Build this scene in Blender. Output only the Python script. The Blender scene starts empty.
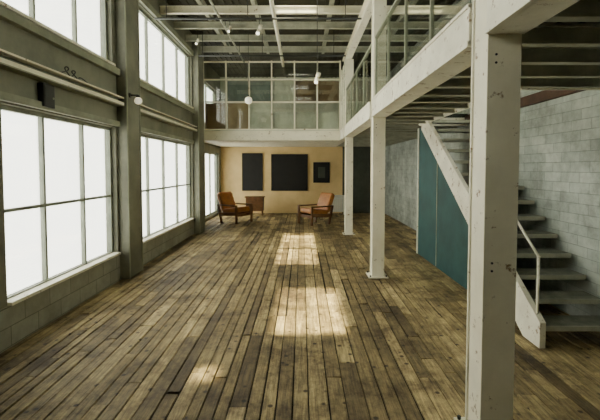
import bpy, bmesh, math, random
from mathutils import Matrix, Vector
random.seed(7)
scene = bpy.context.scene
COL = scene.collection
ZOOM=None

# ---------------------------------------------------------------- materials
def new_mat(name):
    m = bpy.data.materials.new(name); m.use_nodes = True
    nt = m.node_tree; b = nt.nodes['Principled BSDF']
    return m, nt, b

def paint(name, c1, c2=None, rough=0.6, scale=3.0, bump=0.15, metal=0.0, spots=None, spec=0.4, sth=0.62):
    m, nt, b = new_mat(name)
    c2 = c2 or tuple(x*0.75 for x in c1)
    tc = nt.nodes.new('ShaderNodeTexCoord')
    n = nt.nodes.new('ShaderNodeTexNoise'); n.inputs['Scale'].default_value = scale
    n.inputs['Detail'].default_value = 8; n.inputs['Roughness'].default_value = 0.65
    r = nt.nodes.new('ShaderNodeValToRGB')
    r.color_ramp.elements[0].position = 0.35; r.color_ramp.elements[0].color = (*c2, 1)
    r.color_ramp.elements[1].position = 0.62; r.color_ramp.elements[1].color = (*c1, 1)
    nt.links.new(tc.outputs['Object'], n.inputs['Vector'])
    nt.links.new(n.outputs['Fac'], r.inputs['Fac'])
    out = r.outputs['Color']
    if spots:
        n2 = nt.nodes.new('ShaderNodeTexNoise'); n2.inputs['Scale'].default_value = 9
        n2.inputs['Detail'].default_value = 10; n2.inputs['Roughness'].default_value = 0.75
        nt.links.new(tc.outputs['Object'], n2.inputs['Vector'])
        r2 = nt.nodes.new('ShaderNodeValToRGB')
        r2.color_ramp.elements[0].position = sth; r2.color_ramp.elements[0].color = (0,0,0,1)
        r2.color_ramp.elements[1].position = sth+.05; r2.color_ramp.elements[1].color = (1,1,1,1)
        nt.links.new(n2.outputs['Fac'], r2.inputs['Fac'])
        mx = nt.nodes.new('ShaderNodeMix'); mx.data_type = 'RGBA'
        nt.links.new(r2.outputs['Color'], mx.inputs[0])
        nt.links.new(out, mx.inputs[6]); mx.inputs[7].default_value = (*spots, 1)
        out = mx.outputs[2]
    nt.links.new(out, b.inputs['Base Color'])
    b.inputs['Roughness'].default_value = rough
    b.inputs['Metallic'].default_value = metal
    b.inputs['Specular IOR Level'].default_value = spec
    if bump:
        bp = nt.nodes.new('ShaderNodeBump'); bp.inputs['Strength'].default_value = bump
        bp.inputs['Distance'].default_value = 0.01
        n3 = nt.nodes.new('ShaderNodeTexNoise'); n3.inputs['Scale'].default_value = scale*9
        nt.links.new(tc.outputs['Object'], n3.inputs['Vector'])
        nt.links.new(n3.outputs['Fac'], bp.inputs['Height'])
        nt.links.new(bp.outputs['Normal'], b.inputs['Normal'])
    return m

def brick_mat(name, c1, c2, mortar, bw, bh, uaxis='Y', bumpd=0.01, dirt=0.7, ms=0.006):
    m, nt, b = new_mat(name)
    tc = nt.nodes.new('ShaderNodeTexCoord')
    sp = nt.nodes.new('ShaderNodeSeparateXYZ'); cb = nt.nodes.new('ShaderNodeCombineXYZ')
    nt.links.new(tc.outputs['Object'], sp.inputs[0])
    nt.links.new(sp.outputs[uaxis], cb.inputs['X']); nt.links.new(sp.outputs['Z'], cb.inputs['Y'])
    br = nt.nodes.new('ShaderNodeTexBrick')
    br.inputs['Color1'].default_value = (*c1,1); br.inputs['Color2'].default_value = (*c2,1)
    br.inputs['Mortar'].default_value = (*mortar,1); br.inputs['Scale'].default_value = 1
    br.inputs['Brick Width'].default_value = bw; br.inputs['Row Height'].default_value = bh
    br.inputs['Mortar Size'].default_value = ms; br.inputs['Mortar Smooth'].default_value = 0.5
    nt.links.new(cb.outputs[0], br.inputs['Vector'])
    n = nt.nodes.new('ShaderNodeTexNoise'); n.inputs['Scale'].default_value = 1.6; n.inputs['Detail'].default_value = 10
    n.inputs['Roughness'].default_value = 0.75
    nt.links.new(tc.outputs['Object'], n.inputs['Vector'])
    r = nt.nodes.new('ShaderNodeValToRGB')
    r.color_ramp.elements[0].position = 0.38; r.color_ramp.elements[0].color = (dirt,dirt,dirt*0.97,1)
    r.color_ramp.elements[1].position = 0.6; r.color_ramp.elements[1].color = (1,1,1,1)
    nt.links.new(n.outputs['Fac'], r.inputs['Fac'])
    mx = nt.nodes.new('ShaderNodeMix'); mx.data_type='RGBA'; mx.blend_type='MULTIPLY'; mx.inputs[0].default_value=1
    nt.links.new(br.outputs['Color'], mx.inputs[6]); nt.links.new(r.outputs['Color'], mx.inputs[7])
    nt.links.new(mx.outputs[2], b.inputs['Base Color'])
    b.inputs['Roughness'].default_value = 0.65
    inv = nt.nodes.new('ShaderNodeMath'); inv.operation='SUBTRACT'; inv.inputs[0].default_value=1
    nt.links.new(br.outputs['Fac'], inv.inputs[1])
    bp = nt.nodes.new('ShaderNodeBump'); bp.inputs['Strength'].default_value=0.7; bp.inputs['Distance'].default_value=bumpd
    nt.links.new(inv.outputs[0], bp.inputs['Height']); nt.links.new(bp.outputs['Normal'], b.inputs['Normal'])
    return m

def glass_mat(name, tint=(0.9,0.96,0.93), fac=0.08, rough=0.02, k=0.5):
    m = bpy.data.materials.new(name); m.use_nodes = True
    nt = m.node_tree; nt.nodes.remove(nt.nodes['Principled BSDF'])
    o = nt.nodes['Material Output']
    t = nt.nodes.new('ShaderNodeBsdfTransparent'); t.inputs['Color'].default_value = (*tint,1)
    g = nt.nodes.new('ShaderNodeBsdfGlossy'); g.inputs['Roughness'].default_value = rough
    lw = nt.nodes.new('ShaderNodeLayerWeight'); lw.inputs['Blend'].default_value = 0.25
    mt = nt.nodes.new('ShaderNodeMath'); mt.operation='MULTIPLY_ADD'; mt.inputs[1].default_value=k; mt.inputs[2].default_value=fac
    nt.links.new(lw.outputs['Fresnel'], mt.inputs[0])
    mx = nt.nodes.new('ShaderNodeMixShader')
    nt.links.new(mt.outputs[0], mx.inputs[0]); nt.links.new(t.outputs[0], mx.inputs[1]); nt.links.new(g.outputs[0], mx.inputs[2])
    nt.links.new(mx.outputs[0], o.inputs['Surface'])
    return m

def plank_mat():
    m, nt, b = new_mat('weathered_planks')
    geo = nt.nodes.new('ShaderNodeNewGeometry')
    tc = nt.nodes.new('ShaderNodeTexCoord')
    ramp = nt.nodes.new('ShaderNodeValToRGB'); cr = ramp.color_ramp
    cr.elements[0].position=0; cr.elements[0].color=(0.15,0.108,0.048,1)
    cr.elements[1].position=1; cr.elements[1].color=(0.60,0.48,0.255,1)
    e=cr.elements.new(0.25); e.color=(0.29,0.222,0.105,1)
    e=cr.elements.new(0.75); e.color=(0.43,0.34,0.17,1)
    nt.links.new(geo.outputs['Random Per Island'], ramp.inputs['Fac'])
    add = nt.nodes.new('ShaderNodeVectorMath'); add.operation='ADD'
    cmb = nt.nodes.new('ShaderNodeCombineXYZ')
    ml = nt.nodes.new('ShaderNodeMath'); ml.operation='MULTIPLY'; ml.inputs[1].default_value=37
    nt.links.new(geo.outputs['Random Per Island'], ml.inputs[0]); nt.links.new(ml.outputs[0], cmb.inputs['X']); nt.links.new(ml.outputs[0], cmb.inputs['Y'])
    nt.links.new(tc.outputs['Object'], add.inputs[0]); nt.links.new(cmb.outputs[0], add.inputs[1])
    mp = nt.nodes.new('ShaderNodeMapping'); mp.inputs['Scale'].default_value=(26,1.6,1)
    nt.links.new(add.outputs[0], mp.inputs['Vector'])
    n = nt.nodes.new('ShaderNodeTexNoise'); n.inputs['Scale'].default_value=1.5; n.inputs['Detail'].default_value=9; n.inputs['Roughness'].default_value=0.75
    nt.links.new(mp.outputs[0], n.inputs['Vector'])
    r2 = nt.nodes.new('ShaderNodeValToRGB')
    r2.color_ramp.elements[0].position=0.34; r2.color_ramp.elements[0].color=(0.25,0.22,0.18,1)
    r2.color_ramp.elements[1].position=0.62; r2.color_ramp.elements[1].color=(1.2,1.18,1.1,1)
    nt.links.new(n.outputs['Fac'], r2.inputs['Fac'])
    mx = nt.nodes.new('ShaderNodeMix'); mx.data_type='RGBA'; mx.blend_type='MULTIPLY'; mx.inputs[0].default_value=1
    nt.links.new(ramp.outputs['Color'], mx.inputs[6]); nt.links.new(r2.outputs['Color'], mx.inputs[7])
    n2 = nt.nodes.new('ShaderNodeTexNoise'); n2.inputs['Scale'].default_value=1.5; n2.inputs['Detail'].default_value=12; n2.inputs['Roughness'].default_value=0.8
    nt.links.new(tc.outputs['Object'], n2.inputs['Vector'])
    r3 = nt.nodes.new('ShaderNodeValToRGB')
    r3.color_ramp.elements[0].position=0.39; r3.color_ramp.elements[0].color=(0.32,0.28,0.23,1)
    r3.color_ramp.elements[1].position=0.57; r3.color_ramp.elements[1].color=(1.12,1.12,1.06,1)
    nt.links.new(n2.outputs['Fac'], r3.inputs['Fac'])
    mx2 = nt.nodes.new('ShaderNodeMix'); mx2.data_type='RGBA'; mx2.blend_type='MULTIPLY'; mx2.inputs[0].default_value=1
    nt.links.new(mx.outputs[2], mx2.inputs[6]); nt.links.new(r3.outputs['Color'], mx2.inputs[7])
    v = nt.nodes.new('ShaderNodeTexVoronoi'); v.inputs['Scale'].default_value=6.5
    nt.links.new(tc.outputs['Object'], v.inputs['Vector'])
    r4 = nt.nodes.new('ShaderNodeValToRGB')
    r4.color_ramp.elements[0].position=0.09; r4.color_ramp.elements[0].color=(0.15,0.12,0.10,1)
    r4.color_ramp.elements[1].position=0.17; r4.color_ramp.elements[1].color=(1,1,1,1)
    nt.links.new(v.outputs['Distance'], r4.inputs['Fac'])
    mx3 = nt.nodes.new('ShaderNodeMix'); mx3.data_type='RGBA'; mx3.blend_type='MULTIPLY'; mx3.inputs[0].default_value=1
    nt.links.new(mx2.outputs[2], mx3.inputs[6]); nt.links.new(r4.outputs['Color'], mx3.inputs[7])
    nt.links.new(mx3.outputs[2], b.inputs['Base Color'])
    rr = nt.nodes.new('ShaderNodeMapRange'); rr.inputs['To Min'].default_value=0.85; rr.inputs['To Max'].default_value=0.42
    nt.links.new(n2.outputs['Fac'], rr.inputs['Value']); nt.links.new(rr.outputs[0], b.inputs['Roughness'])
    bp = nt.nodes.new('ShaderNodeBump'); bp.inputs['Strength'].default_value=0.8; bp.inputs['Distance'].default_value=0.007
    nt.links.new(n.outputs['Fac'], bp.inputs['Height']); nt.links.new(bp.outputs['Normal'], b.inputs['Normal'])
    return m

M_plank = plank_mat()
M_sub   = paint('subfloor_dirt', (0.010,0.008,0.005), rough=0.95, bump=0)
M_wall  = paint('aged_wall_paint', (0.215,0.215,0.155),(0.13,0.132,0.095), scale=1.5)
M_block = brick_mat('painted_block_left', (0.37,0.37,0.29),(0.31,0.31,0.24),(0.15,0.15,0.11),0.42,0.2)
M_brick = brick_mat('whitewashed_brick', (0.53,0.575,0.505),(0.42,0.465,0.41),(0.31,0.345,0.305),0.34,0.125, dirt=0.5, ms=0.004)
M_steel = paint('cream_painted_steel', (0.86,0.82,0.64),(0.74,0.70,0.53), rough=0.45, scale=2.2, bump=0.1, spots=(0.26,0.18,0.09), sth=.595)
M_green = paint('pale_green_steel', (0.30,0.315,0.22),(0.19,0.20,0.14), rough=0.45, scale=2.5, bump=0.05)
M_white = paint('white_painted_steel', (0.86,0.83,0.67),(0.70,0.67,0.53), rough=0.45, scale=3, bump=0.08, spots=(0.30,0.21,0.11), sth=.575)
M_joist = paint('joist_paint', (0.46,0.46,0.35),(0.28,0.29,0.22), rough=0.5, scale=3, bump=0.08)
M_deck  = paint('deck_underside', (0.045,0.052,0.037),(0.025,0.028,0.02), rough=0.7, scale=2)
M_ceil  = paint('dark_corrugated_roof', (0.055,0.052,0.03),(0.03,0.029,0.017), rough=0.7, scale=2)
M_frame = paint('window_frame_paint', (0.24,0.26,0.20),(0.17,0.185,0.14), rough=0.45, scale=4, bump=0.05)
M_glass = glass_mat('window_glass', (0.97,0.99,0.98), 0.03)
M_pglass= glass_mat('partition_glass', (0.93,0.95,0.92), 0.05, k=.3)
M_tan   = paint('ochre_wall_paint', (0.78,0.58,0.28),(0.66,0.48,0.22), rough=0.7, scale=1.2)
M_teal  = paint('teal_panel', (0.022,0.080,0.080),(0.014,0.052,0.054), rough=0.5, scale=2.5)
M_tread = paint('stair_tread', (0.22,0.23,0.175),(0.12,0.13,0.10), rough=0.6, scale=6, spots=(0.40,0.41,0.33))
M_black = paint('matte_black', (0.010,0.010,0.010),(0.006,0.006,0.006), rough=0.5, scale=4, bump=0)
M_dark  = paint('dark_metal', (0.03,0.032,0.028), rough=0.5, bump=0)
M_wood  = paint('brown_wood', (0.17,0.08,0.028),(0.10,0.045,0.017), rough=0.45, scale=5)
M_beamw = paint('old_timber', (0.09,0.045,0.025),(0.05,0.028,0.016), rough=0.8, scale=5)
M_leath = paint('tan_leather', (0.46,0.18,0.035),(0.31,0.115,0.024), rough=0.38, scale=6, bump=0.2)
M_slate = paint('slate_panel', (0.20,0.235,0.215),(0.15,0.18,0.165), rough=0.5)
M_shade = paint('dark_green_fill', (0.07,0.08,0.062),(0.045,0.053,0.04), rough=0.6)  # right end of far wall: the passage's darkness painted as colour
M_grey  = paint('grey_panel', (0.60,0.61,0.52),(0.48,0.49,0.41), rough=0.5)
M_brownp= paint('brown_panel', (0.20,0.13,0.07),(0.15,0.095,0.05), rough=0.5)
M_tanp  = paint('tan_panel', (0.40,0.28,0.155),(0.32,0.22,0.12), rough=0.5)
M_radi  = paint('white_enamel', (0.85,0.85,0.76),(0.78,0.78,0.70), rough=0.4)
M_room  = paint('gallery_room_paint', (0.58,0.58,0.46),(0.50,0.50,0.39), rough=0.7, scale=1.5)
def emis(name, c, s):
    m, nt, b = new_mat(name)
    b.inputs['Base Color'].default_value=(0.9,0.9,0.85,1)
    b.inputs['Emission Color'].default_value=(*c,1); b.inputs['Emission Strength'].default_value=s
    return m
M_globe = emis('opal_globe', (1,0.85,0.55), 0.5)
M_lamp = emis('lamp_lens', (1,0.93,0.75), 3)

# ---------------------------------------------------------------- mesh builder
class MB:
    def __init__(s): s.bm = bmesh.new(); s.mats=[]
    def mi(s, m):
        if m not in s.mats: s.mats.append(m)
        return s.mats.index(m)
    def box(s, x0,x1,y0,y1,z0,z1, mat, mtx=None):
        vs=[s.bm.verts.new(Vector(p)) for p in [(x0,y0,z0),(x1,y0,z0),(x1,y1,z0),(x0,y1,z0),(x0,y0,z1),(x1,y0,z1),(x1,y1,z1),(x0,y1,z1)]]
        i=s.mi(mat)
        for f in [(0,3,2,1),(4,5,6,7),(0,1,5,4),(1,2,6,5),(2,3,7,6),(3,0,4,7)]:
            fc=s.bm.faces.new([vs[k] for k in f]); fc.material_index=i
        if mtx:
            for v in vs: v.co = mtx @ v.co
        return vs
    def cyl(s, p, q, r, mat, seg=12, r2=None):
        p=Vector(p); q=Vector(q); d=q-p
        mtx = Matrix.Translation((p+q)/2) @ d.to_track_quat('Z','Y').to_matrix().to_4x4()
        res=bmesh.ops.create_cone(s.bm, cap_ends=True, segments=seg, radius1=r, radius2=r if r2 is None else r2, depth=d.length, matrix=mtx)
        i=s.mi(mat)
        for f in {f for v in res['verts'] for f in v.link_faces}:
            f.material_index=i; f.smooth = len(f.verts)==4
    def sph(s, c, r, mat, sc=(1,1,1)):
        res=bmesh.ops.create_uvsphere(s.bm,u_segments=20,v_segments=12,radius=r,matrix=Matrix.Translation(c)@Matrix.Diagonal((*sc,1)))
        i=s.mi(mat)
        for f in {f for v in res['verts'] for f in v.link_faces}: f.material_index=i; f.smooth=True
    def ibeam(s, axis, a0,a1, c, z0,z1, w, mat, t=0.015):
        def bx(u0,u1,v0,v1,zz0,zz1):
            if axis=='X': s.box(u0,u1,v0,v1,zz0,zz1,mat)
            else: s.box(v0,v1,u0,u1,zz0,zz1,mat)
        bx(a0,a1,c-w/2,c+w/2,z0,z0+t); bx(a0,a1,c-w/2,c+w/2,z1-t,z1); bx(a0,a1,c-t/2,c+t/2,z0+t,z1-t)
    def obj(s, name, bevel=0, parent=None):
        me=bpy.data.meshes.new(name); s.bm.normal_update(); s.bm.to_mesh(me); s.bm.free()
        for m in s.mats: me.materials.append(m)
        o=bpy.data.objects.new(name, me); COL.objects.link(o)
        if bevel:
            b=o.modifiers.new('bevel','BEVEL'); b.width=bevel; b.segments=3; b.limit_method='ANGLE'
        if parent: o.parent=parent
        return o

def grid_cells(us, zs, u0,u1,z0,z1, ops):
    U=sorted({u0,u1,*[min(max(v,u0),u1) for o in ops for v in o[:2]],*us})
    Z=sorted({z0,z1,*[min(max(v,z0),z1) for o in ops for v in o[2:4]],*zs})
    for a,b in zip(U,U[1:]):
        for c,d in zip(Z,Z[1:]):
            cu,cz=(a+b)/2,(c+d)/2
            if any(o[0]<cu<o[1] and o[2]<cz<o[3] for o in ops): continue
            yield a,b,c,d

XL, XR, YB, YF, ZC = -2.95, 3.30, -3.0, 16.0, 5.40
ZM0, ZM = 2.62, 2.88
YM = 12.0
ZB = -0.13   # walls carried below the floor to stop sky light leaking in

# ---------------------------------------------------------------- floor
mb=MB()
x=-3.24
while x<XR-0.005:
    w=random.choice([0.095,0.11,0.125,0.135,0.155]); x1=min(x+w,XR)
    y=YB+random.uniform(-2,0)
    while y<YF:
        L=random.uniform(0.9,3.4)
        if x>1.0: L=random.uniform(0.4,1.6)
        if random.random()<0.14: L=random.uniform(0.2,0.6)
        ya,yb=max(y,YB),min(y+L,YF)
        if yb-ya>0.03:
            g=random.uniform(0.004,0.011)
            if random.random()<0.10: g=random.uniform(.012,.024)
            vs=mb.box(x+g,x1-g*.4,ya+0.004,yb-0.004-(random.uniform(.01,.05) if random.random()<.12 else 0),-0.03,0,M_plank)
            dz=random.uniform(-0.008,0.0); tl=random.uniform(-0.006,0.0); tr=random.uniform(-0.006,0.0)
            e=random.uniform(-0.006,0)
            for k,v in enumerate(vs[4:]):
                v.co.z += dz + (tl if k in (0,3) else tr) + (e if k<2 else 0)
        y+=L
    x=x1
mb.box(-3.24,XR,YB,YF,ZB,-0.031,M_sub)
mb.obj('floor',bevel=0.003)

# ---------------------------------------------------------------- left wall
W1=(3.95,6.36); W2=(7.02,10.80)
lowz=(0.42,2.44); upz=(3.38,4.78)
ops=[(*W1,*lowz),(*W2,*lowz),(2.9,6.30,*upz),(*W2,*upz),(-1.9,2.2,*upz)]
mb=MB()
for a,b,c,d in grid_cells([],[],YB,YM,ZB,ZC,ops):
    mb.box(XL-0.18,XL,a,b,c,d, M_block if d<=0.43 else M_wall)
mb.obj('wall_left')
mb=MB()
ops2=[(13.4,15.6,0.1,2.35),(12.6,15.4,3.3,4.7)]
for a,b,c,d in grid_cells([],[],YM-.1,YF,ZB,ZC,ops2):
    mb.box(-3.42,-3.24,a,b,c,d,M_wall)
mb.box(-3.42,XL-.18,YM-.2,YM-.1,ZB,ZC,M_wall)
mb.obj('wall_left_recess')

wn=[0]
def window(y0,y1,z0,z1,ys,zs,xc=XL-0.10,bar=0.035,frame=0.05,sill=True,xin=XL):
    wn[0]+=1
    m=MB(); d=0.03
    m.box(xc-d,xc+d,y0,y0+frame,z0,z1,M_frame); m.box(xc-d,xc+d,y1-frame,y1,z0,z1,M_frame)
    m.box(xc-d,xc+d,y0+frame,y1-frame,z0,z0+frame,M_frame); m.box(xc-d,xc+d,y0+frame,y1-frame,z1-frame,z1,M_frame)
    for y in ys: m.box(xc-d*.9,xc+d*.9,y-bar/2,y+bar/2,z0+frame,z1-frame,M_frame)
    for z in zs: m.box(xc-d*.8,xc+d*.8,y0+frame,y1-frame,z-bar/2,z+bar/2,M_frame)
    m.box(xc-.004,xc+.004,y0+frame,y1-frame,z0+frame,z1-frame,M_glass)
    if sill: m.box(xc+d,xin+0.05,y0,y1,z0+.001,z0+0.035,M_white)
    m.obj('window_%d'%wn[0])
window(*W1,*lowz,[4.70,5.55],[1.36])
window(*W2,*lowz,[7.90,8.80,9.75],[1.36])
window(2.9,6.30,*upz,[3.75,4.6,5.45],[])
window(*W2,*upz,[7.95,8.9,9.85],[])
window(-1.9,2.2,*upz,[-.9,.1,1.1],[])  # unseen opening behind the camera, added to light the room
window(13.4,15.6,.1,2.35,[14.5],[],xc=-3.34,sill=False)
window(12.6,15.4,3.3,4.7,[14.0],[],xc=-3.34,sill=False)  # added opening, brings daylight into the gallery behind the glazing

for y0,y1 in [(6.42,6.96),(10.86,11.45),(2.3,2.8)]:
    m=MB(); m.box(XL,-2.80,y0,y1,0,ZC-0.02,M_wall)
    m.box(-2.80,-2.785,y0,y0+0.03,0,ZC-0.02,M_green); m.box(-2.80,-2.785,y1-0.03,y1,0,ZC-0.02,M_green)
    m.obj('wall_pier',bevel=0.006)
def girder(y0,y1,name):
    m=MB()
    m.box(XL,XL+0.025,y0,y1,2.78,2.92,M_green); m.box(XL+0.025,XL+0.12,y0,y1,2.90,2.92,M_steel)
    m.box(XL+0.025,XL+0.12,y0,y1,2.78,2.795,M_green); m.box(XL+0.105,XL+0.12,y0,y1,2.795,2.84,M_steel)
    y=y0+0.3
    while y<y1: m.cyl((XL+.02,y,2.86),(XL+.05,y,2.86),0.014,M_dark,8); y+=0.6
    m.obj(name)
for a,b in [(YB+.02,2.3),(2.8,6.42),(6.96,10.86)]: girder(a,b,'wall_girder')
m=MB()
for a,b in [(2.8,6.42),(6.96,10.86)]:
    m.box(XL,XL+0.07,a,b,3.26,3.36,M_green)
    m.box(XL,XL+0.05,a,b,2.46,2.54,M_green)
    m.box(XL,XL+0.06,a,b,4.80,4.92,M_green)
m.obj('trim_1')
m=MB(); m.box(XL,XL+0.07,4.5,4.70,2.49,2.75,M_black); m.box(XL+.07,XL+.076,4.515,4.685,2.505,2.735,M_dark); m.cyl((XL+.07,4.66,2.6),(XL+.085,4.66,2.6),.012,M_green,8)
m.obj('electrical_box',bevel=0.004)
cu=bpy.data.curves.new('cable_coil','CURVE'); cu.dimensions='3D'; cu.bevel_depth=0.007
sp=cu.splines.new('NURBS'); pts=[]
for i in range(26):
    t=i/25; a=t*4*math.pi
    pts.append((XL+0.05+0.015*math.sin(a*2), 4.95+t*0.30+0.05*math.cos(a), 2.99+0.06*math.sin(a)*(1-.4*t)))
pts=[(XL+.05,4.80,2.93)]+pts+[(XL+.05,5.42,2.96),(XL+.05,5.55,2.925)]
sp.points.add(len(pts)-1)
for p,c in zip(sp.points,pts): p.co=(*c,1)
sp.use_endpoint_u=True
o=bpy.data.objects.new('cable_coil',cu); COL.objects.link(o); cu.materials.append(M_dark)
yy,zz=6.55,2.98
m=MB(); m.cyl((-2.80,yy,zz),(-2.66,yy,zz),.012,M_dark,8); m.cyl((-2.66,yy,zz),(-2.66,yy,zz-.04),.03,M_dark,12)
m.cyl((-2.797,yy,zz),(-2.78,yy,zz),.04,M_dark,12)
m.sph((-2.66,yy,zz-.09),.06,M_globe); m.obj('wall_lamp')

# ---------------------------------------------------------------- right wall
opr=[(4.9,7.6,2.98,4.2),(9.2,11.4,3.3,4.4)]
mb=MB()
for a,b,c,d in grid_cells([],[],YB,YF,ZB,ZC,opr):
    mb.box(XR,XR+0.2,a,b,c,d,M_brick)
mb.obj('wall_right')
window(4.9,7.6,2.98,4.2,[5.8,6.7],[3.6],xc=XR+.1,sill=False)
window(9.2,11.4,3.3,4.4,[10.3],[],xc=XR+.1,sill=False)
m=MB(); m.box(XR-.07,XR,4.3,8.0,2.70,2.84,M_beamw); m.obj('trim_2',bevel=.01)

# ---------------------------------------------------------------- far + back walls
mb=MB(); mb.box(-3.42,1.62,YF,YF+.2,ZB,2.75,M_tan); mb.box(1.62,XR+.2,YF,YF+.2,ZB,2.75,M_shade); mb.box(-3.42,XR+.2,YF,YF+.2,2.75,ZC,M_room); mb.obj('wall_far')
mb=MB(); mb.box(-3.42,XR+.2,YB-.2,YB,ZB,ZC,M_wall); mb.obj('wall_back')
mb=MB(); mb.box(-3.22,1.6,YF-.025,YF,0,.12,M_tan); mb.obj('baseboard_far')

# ---------------------------------------------------------------- roof
sky=[(-.52,.28,4.9,8.5),(-.34,.46,1.75,3.45),(-1.0,-.78,0.75,1.05)]
mb=MB()
for a,b,c,d in grid_cells([],[],-3.42,XR+.2,YB-.2,YF+.2,sky):
    mb.box(a,b,c,d,ZC,ZC+.12,M_ceil)
xx=-2.85
while xx<XR-.05:
    if not any(s[0]-.08<xx<s[1]+.05 for s in sky): mb.box(xx,xx+.05,YB,YF,ZC-.03,ZC,M_ceil)
    xx+=.16
mb.obj('ceiling')
for s in sky:
    m=MB(); n=max(1,int((s[3]-s[2])/0.75))
    for i in range(n+1):
        yy=s[2]+(s[3]-s[2])*i/n
        m.box(s[0],s[1],max(s[2],yy-.02),min(s[3],yy+.02),ZC+.03,ZC+.07,M_frame)
    cx=(s[0]+s[1])/2; m.box(cx-.02,cx+.02,s[2],s[3],ZC+.031,ZC+.069,M_frame)
    m.box(s[0],s[1],s[2],s[3],ZC+.08,ZC+.085,M_glass)
    wn[0]+=1; m.obj('window_%d'%wn[0])
for yy in [.9,3.9,6.6,8.45,9.35,10.25,11.2]:
    m=MB(); m.ibeam('X',XL+.01,XR-.01,yy,5.0,5.15,.08,M_steel if yy<9 else M_joist,.018); m.obj('roof_beam')
for xc_,z0,z1 in [(-2.1,5.17,5.33),(-1.0,5.17,5.33),(0.62,5.17,5.33),(2.3,5.17,5.33)]:
    m=MB(); m.ibeam('Y',YB+.01,YM-.01,xc_,z0,z1,.08,M_joist,.015); m.obj('roof_purlin')
m=MB(); m.ibeam('Y',2.75,11.95,1.25,4.70,4.96,.14,M_steel,.02); m.obj('roof_girder')
m=MB(); m.cyl((-.55,4,4.80),(-.55,11.9,4.80),.04,M_steel)
for yy in (5,7,9,11): m.cyl((-.55,yy,4.80),(-.55,yy,ZC-.04),.01,M_dark,6)
m.obj('ceiling_pipe')
m=MB(); m.cyl((-1.7,4,4.9),(-1.7,11.9,4.9),.022,M_joist)
for yy in (5,7,9,11): m.cyl((-1.7,yy,4.9),(-1.7,yy,ZC-.04),.008,M_dark,6)
m.obj('ceiling_pipe')
m=MB(); m.cyl((-2.72,7.5,4.55),(1.1,7.5,4.55),.018,M_dark); m.cyl((-2.6,10.2,4.62),(1.1,10.2,4.62),.018,M_dark)
for xx_ in (-2.5,-1,.8):
    for yy,zz in ((7.5,4.55),(10.2,4.62)): m.cyl((xx_,yy,zz),(xx_,yy,ZC-.04),.008,M_dark,6)
m.obj('lighting_track')

# ---------------------------------------------------------------- columns
def column(xc_,y0,w,d,z1,bolts=True):
    m=MB()
    m.box(xc_-w/2,xc_+w/2,y0,y0+.02,.02,z1,M_steel)
    m.box(xc_-w/2,xc_+w/2,y0+d-.02,y0+d,.02,z1,M_steel)
    m.box(xc_-w/2+.012,xc_+w/2-.012,y0+.02,y0+d-.02,.02,z1,M_steel)
    m.box(xc_-w/2-.06,xc_+w/2+.06,y0-.05,y0+d+.05,0.0,.02,M_steel)
    for sx in (-1,1):
        for yy in (y0-.025,y0+d+.025): m.cyl((xc_+sx*(w/2+.03),yy,.02),(xc_+sx*(w/2+.03),yy,.045),.014,M_dark,6)
    for zz in (1.15,1.2,2.45,2.5):
        if zz<z1: m.cyl((xc_-w/4,y0-.008,zz),(xc_-w/4,y0+.001,zz),.008,M_dark,8)
    m.obj('steel_column',bevel=.004)
column(1.25,2.50,.21,.24,4.97)
column(1.25,6.50,.20,.22,4.69)
column(1.27,10.75,.20,.22,4.69)

# ---------------------------------------------------------------- mezzanine
SX=2.40; SY0,SY1=4.35,8.0
m=MB()
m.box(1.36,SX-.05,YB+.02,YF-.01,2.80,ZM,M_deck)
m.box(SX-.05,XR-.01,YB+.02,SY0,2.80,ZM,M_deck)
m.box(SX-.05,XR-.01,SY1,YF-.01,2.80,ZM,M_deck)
xx=1.45
while xx<XR-.1:
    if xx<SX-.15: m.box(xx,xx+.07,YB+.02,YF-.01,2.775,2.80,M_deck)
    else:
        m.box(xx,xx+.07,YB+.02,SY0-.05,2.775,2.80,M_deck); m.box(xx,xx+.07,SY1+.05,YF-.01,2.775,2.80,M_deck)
    xx+=.15
yy=-2.5
while yy<15.8:
    x1=XR-.01 if (yy<SY0-.1 or yy>SY1+.1) else SX-.08
    m.ibeam('X',1.37,x1,yy,2.64,2.774,.08,M_joist,.018)
    yy+=.48
m.box(SX-.08,SX-.05,SY0,SY1,2.64,2.80,M_white)
m.box(SX-.05,XR-.1,SY0-.03,SY0,2.64,2.80,M_white); m.box(SX-.05,XR-.01,SY1,SY1+.03,2.64,2.80,M_white)
m.obj('mezzanine_floor')
m=MB()
def edge(y0,y1):
    m.box(1.13,1.15,y0,y1,2.64,2.90,M_white); m.box(1.15,1.36,y0,y1,2.62,2.64,M_white); m.box(1.15,1.36,y0,y1,2.88,2.90,M_white)
    m.box(1.12,1.16,y0,y1,2.62,2.66,M_white); m.box(1.12,1.15,y0,y1,2.885,2.91,M_white)
    m.box(1.34,1.36,y0,y1,2.64,2.88,M_white)
edge(YB+.02,2.49); edge(2.75,6.49); edge(6.73,10.74); edge(10.98,YM-.06)
m.obj('mezzanine_edge_beam')
m=MB()
for a,b in [(2.8,6.46),(6.76,10.7)]:
    n=4
    for i in range(n+1):
        y=a+(b-a)*i/n; m.box(1.17,1.20,y-.015,y+.015,2.90,3.86,M_green)
    m.box(1.16,1.21,a,b,3.86,3.89,M_green)
    m.box(1.182,1.19,a,b,2.93,3.86,M_pglass)
m.obj('mezzanine_railing')

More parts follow.
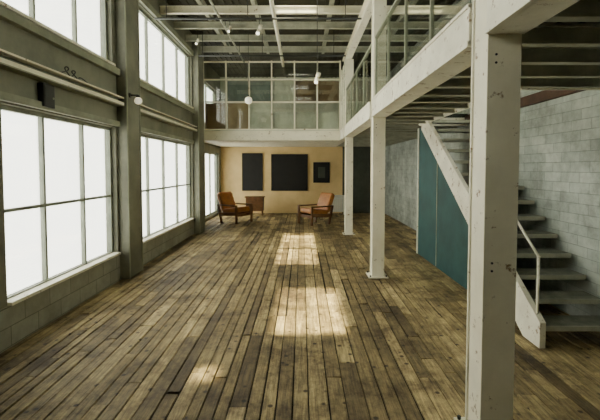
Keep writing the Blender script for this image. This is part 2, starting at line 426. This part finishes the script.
m=MB(); m.box(-3.23,1.35,YM,YF-.01,ZM0+.02,ZM,M_white); m.box(-2.94,1.14,YM-.05,YM,ZM0,ZM+.02,M_steel)
m.box(-2.94,1.14,YM-.07,YM-.05,ZM0,ZM0+.03,M_steel); m.box(-2.94,1.14,YM-.07,YM-.05,ZM-.01,ZM+.02,M_steel)
m.obj('mezzanine_gallery')
m=MB()
gx=[-2.93+i*(4.06/6) for i in range(7)]; gz=[2.945,3.76,4.42,4.94]
for g in gx: m.box(g-.02,g+.02,YM-.03,YM+.03,2.925,4.97,M_steel)
for z in gz: m.box(-2.93,1.13,YM-.025,YM+.025,z-.02,z+.02,M_steel)
m.box(-2.93,1.13,YM-.004,YM+.004,2.945,4.94,M_pglass)
pan={(0,0):M_tanp,(1,0):M_tanp,(2,0):M_grey,(3,0):M_grey,(4,0):M_grey,(5,0):M_grey,(2,1):M_slate,(3,1):M_grey,(4,1):M_brownp,(5,1):M_brownp,(1,1):M_slate}
for (c,r),mm in pan.items():
    if mm: m.box(gx[c]+.03,gx[c+1]-.03,YM+.05,YM+.07,gz[r]+.03,gz[r+1]-.03-(0.25 if r==0 and c>2 else 0),mm)
m.obj('glazed_partition')
m=MB()
for y in (10.99,11.48,11.95): m.box(1.16,1.20,y-.02,y+.02,2.92,4.69,M_steel)
for z in (3.76,4.42): m.box(1.165,1.195,11.0,11.95,z-.015,z+.015,M_steel)
m.box(1.177,1.183,11.0,11.95,2.92,4.69,M_pglass)
m.obj('glazed_partition_side')

# ---------------------------------------------------------------- staircase
st=bpy.data.objects.new('staircase',None); COL.objects.link(st)
N=15; y0s=4.0; rise=ZM/ (N); run=(SY1-.05-y0s)/N
m=MB()
for k in range(N-1):
    y=y0s+run*k; z=rise*(k+1)
    m.box(SX+.03,XR-.05,y,y+run+.04,z-.045,z,M_tread)
    m.box(SX+.03,XR-.05,y-.006,y+.012,z-.05,z+.001,M_joist)
m.obj('treads',parent=st)
def stringer(xa,xb):
    m=MB()
    L0=y0s-.08
    P=[(L0,0.0),(L0+.30,0.0),(SY1-.02,ZM-.32),(SY1-.02,ZM+.06),(L0,.26)]
    i=m.mi(M_white); A=[m.bm.verts.new((xa,y,z)) for y,z in P]; B=[m.bm.verts.new((xb,y,z)) for y,z in P]
    m.bm.faces.new(A); m.bm.faces.new(B[::-1])
    n=len(P)
    for k in range(n): m.bm.faces.new([A[k],B[k],B[(k+1)%n],A[(k+1)%n]])
    bmesh.ops.recalc_face_normals(m.bm,faces=m.bm.faces)
    return m
stringer(SX-.03,SX+.03).obj('stringer_1',parent=st)
m=MB()
m.cyl((SX,y0s+.02,0.0),(SX,y0s+.02,.90),.014,M_white)
m.cyl((SX,y0s+.02,.90),(SX,y0s+.6,.90+.58*rise/run),.014,M_white)
m.cyl((SX,y0s+.6,.6),(SX,y0s+.6,.90+.58*rise/run),.012,M_white)
m.sph((SX,y0s+.02,.90),.016,M_white)
m.obj('handrail',parent=st)
m=MB(); i=m.mi(M_teal)
ya,yb=4.9,SY1+.35
def zs_(y): return min(2.62, max(0.02,(y-(y0s+.22))*(ZM-.32)/(SY1-.02-(y0s+.22))))
P=[(ya,0),(yb,0),(yb,2.62),(SY1-.02,2.60)]+[(ya,zs_(ya))]
A=[m.bm.verts.new((SX+.04,y,z)) for y,z in P]; B=[m.bm.verts.new((SX+.07,y,z)) for y,z in P]
m.bm.faces.new(A); m.bm.faces.new(B[::-1])
for k in range(len(P)): m.bm.faces.new([A[k],B[k],B[(k+1)%len(P)],A[(k+1)%len(P)]])
bmesh.ops.recalc_face_normals(m.bm,faces=m.bm.faces)
m.box(SX+.02,SX+.09,yb,yb+.05,0,2.62,M_white)
m.box(SX+.03,SX+.04,7.2,7.215,0.02,zs_(7.2)-.05,M_joist)
m.obj('stair_side_panel')

# ---------------------------------------------------------------- art
def art(x0,x1,z0,z1,fr):
    m=MB(); t=.03
    m.box(x0,x1,YF-.03,YF,z0,z1,M_black)
    for b in [(x0-t,x0,z0-t,z1+t),(x1,x1+t,z0-t,z1+t)]: m.box(b[0],b[1],YF-.045,YF,b[2],b[3],fr)
    m.box(x0,x1,YF-.045,YF,z0-t,z0,fr); m.box(x0,x1,YF-.045,YF,z1,z1+t,fr)
    return m
def PX(px,Y): return (px-302)*Y/400
def PZ(py,Y): return 1.8+(168-py)*Y/400
art(PX(243,16),PX(262,16),PZ(190,16),PZ(154,16),M_black).obj('wall_painting')
art(PX(272,16),PX(307,16),PZ(190,16),PZ(155,16),M_black).obj('wall_painting')
m=art(PX(314,16),PX(329,16),PZ(182,16),PZ(163,16),M_black)
m.box(PX(318,16),PX(325,16),YF-.034,YF-.03,PZ(178,16),PZ(167,16),M_shade); m.obj('wall_painting')

# ---------------------------------------------------------------- furniture
def armchair(x,y,rz):
    e=bpy.data.objects.new('armchair',None); COL.objects.link(e)
    def add(name,fn,bev):
        m=MB(); fn(m); return m.obj(name,bevel=bev,parent=e)
    R=lambda a,c: Matrix.Translation(c)@Matrix.Rotation(math.radians(a),4,'X')
    add('seat_cushion',lambda m:m.box(-.31,.31,-.38,.32,-.085,.085,M_leath,R(-7,(0,0,.40))),.045)
    add('back_cushion',lambda m:m.box(-.31,.31,-.08,.08,0,.62,M_leath,R(-22,(0,.30,.38))),.05)
    add('head_cushion',lambda m:m.box(-.29,.29,-.065,.065,0,.16,M_leath,R(-22,(0,.475,.83))),.045)
    def frame(m):
        for s in (-1,1):
            xa,xb=sorted((s*.33,s*.39))
            m.box(xa,xb,-.42,.42,.555,.60,M_wood)
            m.box(xa,xb,-.42,-.355,0,.56,M_wood)
            m.box(xa,xb,-.02,.05,0,.62,M_wood,R(-14,(0,.27,0)))
            m.box(xa,xb,-.37,.34,.24,.345,M_wood,R(-4,(0,0,0)))
        m.box(-.33,.33,-.36,-.32,.22,.31,M_wood); m.box(-.33,.33,.28,.32,.22,.28,M_wood)
        for k in range(4): m.box(-.32,.32,-.10,-.085,.08+.15*k,.12+.15*k,M_wood,R(-22,(0,.33,.36)))
    add('frame',frame,.008)
    e.location=(x,y,0); e.rotation_euler=(0,0,math.radians(rz))
armchair(-2.22,13.3,55)
armchair(.42,12.9,-55)

m=MB(); cx,cy=PX(255,15.2),15.2
m.box(cx-.33,cx+.33,cy-.2,cy+.2,.18,.68,M_wood); m.box(cx-.37,cx+.37,cy-.22,cy+.22,.68,.72,M_wood)
for i,(a,b) in enumerate([(-.31,-.01),(.01,.31)]):
    m.box(cx+a,cx+b,cy-.215,cy-.2,.21,.47,M_wood); m.box(cx+a,cx+b,cy-.215,cy-.2,.49,.66,M_wood)
    m.cyl((cx+(a+b)/2,cy-.235,.56),(cx+(a+b)/2,cy-.215,.56),.012,M_dark,8); m.cyl((cx+(a+b)/2,cy-.235,.4),(cx+(a+b)/2,cy-.215,.4),.012,M_dark,8)
for sx in (-1,1):
    for sy in (-1,1): m.cyl((cx+sx*.29,cy+sy*.16,0),(cx+sx*.27,cy+sy*.15,.18),.014,M_wood,8,r2=.022)
m.obj('side_cabinet',bevel=.004)
m=MB(); cx,cy=PX(336,15.4),15.4
for k in range(9): m.box(cx-.34+k*.078,cx-.28+k*.078,cy-.06,cy+.06,.1,.72,M_radi)
m.box(cx-.36,cx+.4,cy-.08,cy+.08,.72,.75,M_radi); m.box(cx-.34,cx-.30,cy-.06,cy+.06,0,.1,M_radi); m.box(cx+.30,cx+.34,cy-.06,cy+.06,0,.1,M_radi)
m.box(cx-.34,cx+.38,cy-.02,cy+.02,.14,.2,M_radi); m.box(cx-.34,cx+.38,cy-.02,cy+.02,.6,.66,M_radi)
m.obj('radiator',bevel=.006)

# ---------------------------------------------------------------- lamps
def pendant(x,y,z,r=.09):
    m=MB(); m.cyl((x,y,z+r),(x,y,ZC-.03),.006,M_dark,6); m.cyl((x,y,z+r-.02),(x,y,z+r+.05),.028,M_dark,12,r2=.018)
    m.sph((x,y,z),r,M_globe); m.obj('pendant_lamp')
pendant(PX(249,10),10,PZ(101,10))
def spot(x,y,z,ztop,s=1):
    m=MB(); m.cyl((x,y,z+.08*s),(x,y,ztop),.007,M_dark,6)
    m.cyl((x-.02*s,y,z+.02*s),(x-.03*s,y-.08*s,z-.09*s),.028*s,M_white,14,r2=.05*s); m.cyl((x-.03*s,y-.08*s,z-.09*s),(x-.031*s,y-.084*s,z-.095*s),.042*s,M_lamp,14)
    m.cyl((x+.02*s,y,z+.02*s),(x+.04*s,y-.06*s,z+.12*s),.025*s,M_white,14,r2=.05*s)
    m.box(x-.03*s,x+.03*s,y-.02,y+.02,z+.0,z+.1*s,M_white); m.obj('spot_lamp')
spot(PX(317,8),8,PZ(80,8),ZC-.03,.85)
spot(PX(260,9),9.0,PZ(33,9),ZC-.03,.9)
spot(PX(231,9.2),9.2,PZ(32,9.2),ZC-.03,.6)
spot(PX(199,9.9),9.9,PZ(44,9.9),ZC-.03,.6)

# ---------------------------------------------------------------- light
w=bpy.data.worlds.new('overcast_sky'); scene.world=w; w.use_nodes=True
bg=w.node_tree.nodes['Background']; bg.inputs['Color'].default_value=(1.0,0.965,0.85,1); bg.inputs['Strength'].default_value=8.5
sd=bpy.data.lights.new('sun','SUN'); sd.energy=28; sd.angle=math.radians(1.7); sd.color=(1,.87,.58)
so=bpy.data.objects.new('sun',sd); COL.objects.link(so)
so.rotation_euler=Vector((0.02,2.5,-5.4)).to_track_quat('-Z','Y').to_euler()
so.location=(0,-3,9)

# ---------------------------------------------------------------- camera
cd=bpy.data.cameras.new('camera'); cd.lens=24; cd.sensor_width=36; cd.clip_start=.05
cam=bpy.data.objects.new('camera',cd); COL.objects.link(cam)
pit=2.5
cam.location=(0,0,1.8); cam.rotation_euler=(math.radians(90-pit),0,0)
cd.shift_y=-(42-400*math.tan(math.radians(pit)))/600; cd.shift_x=-2/600
if ZOOM:
    z,px,py=ZOOM
    cd.lens=24*z; cd.shift_x=(cd.shift_x+(px-300)/600)*z; cd.shift_y=(cd.shift_y-(py-210)/600)*z
scene.camera=cam
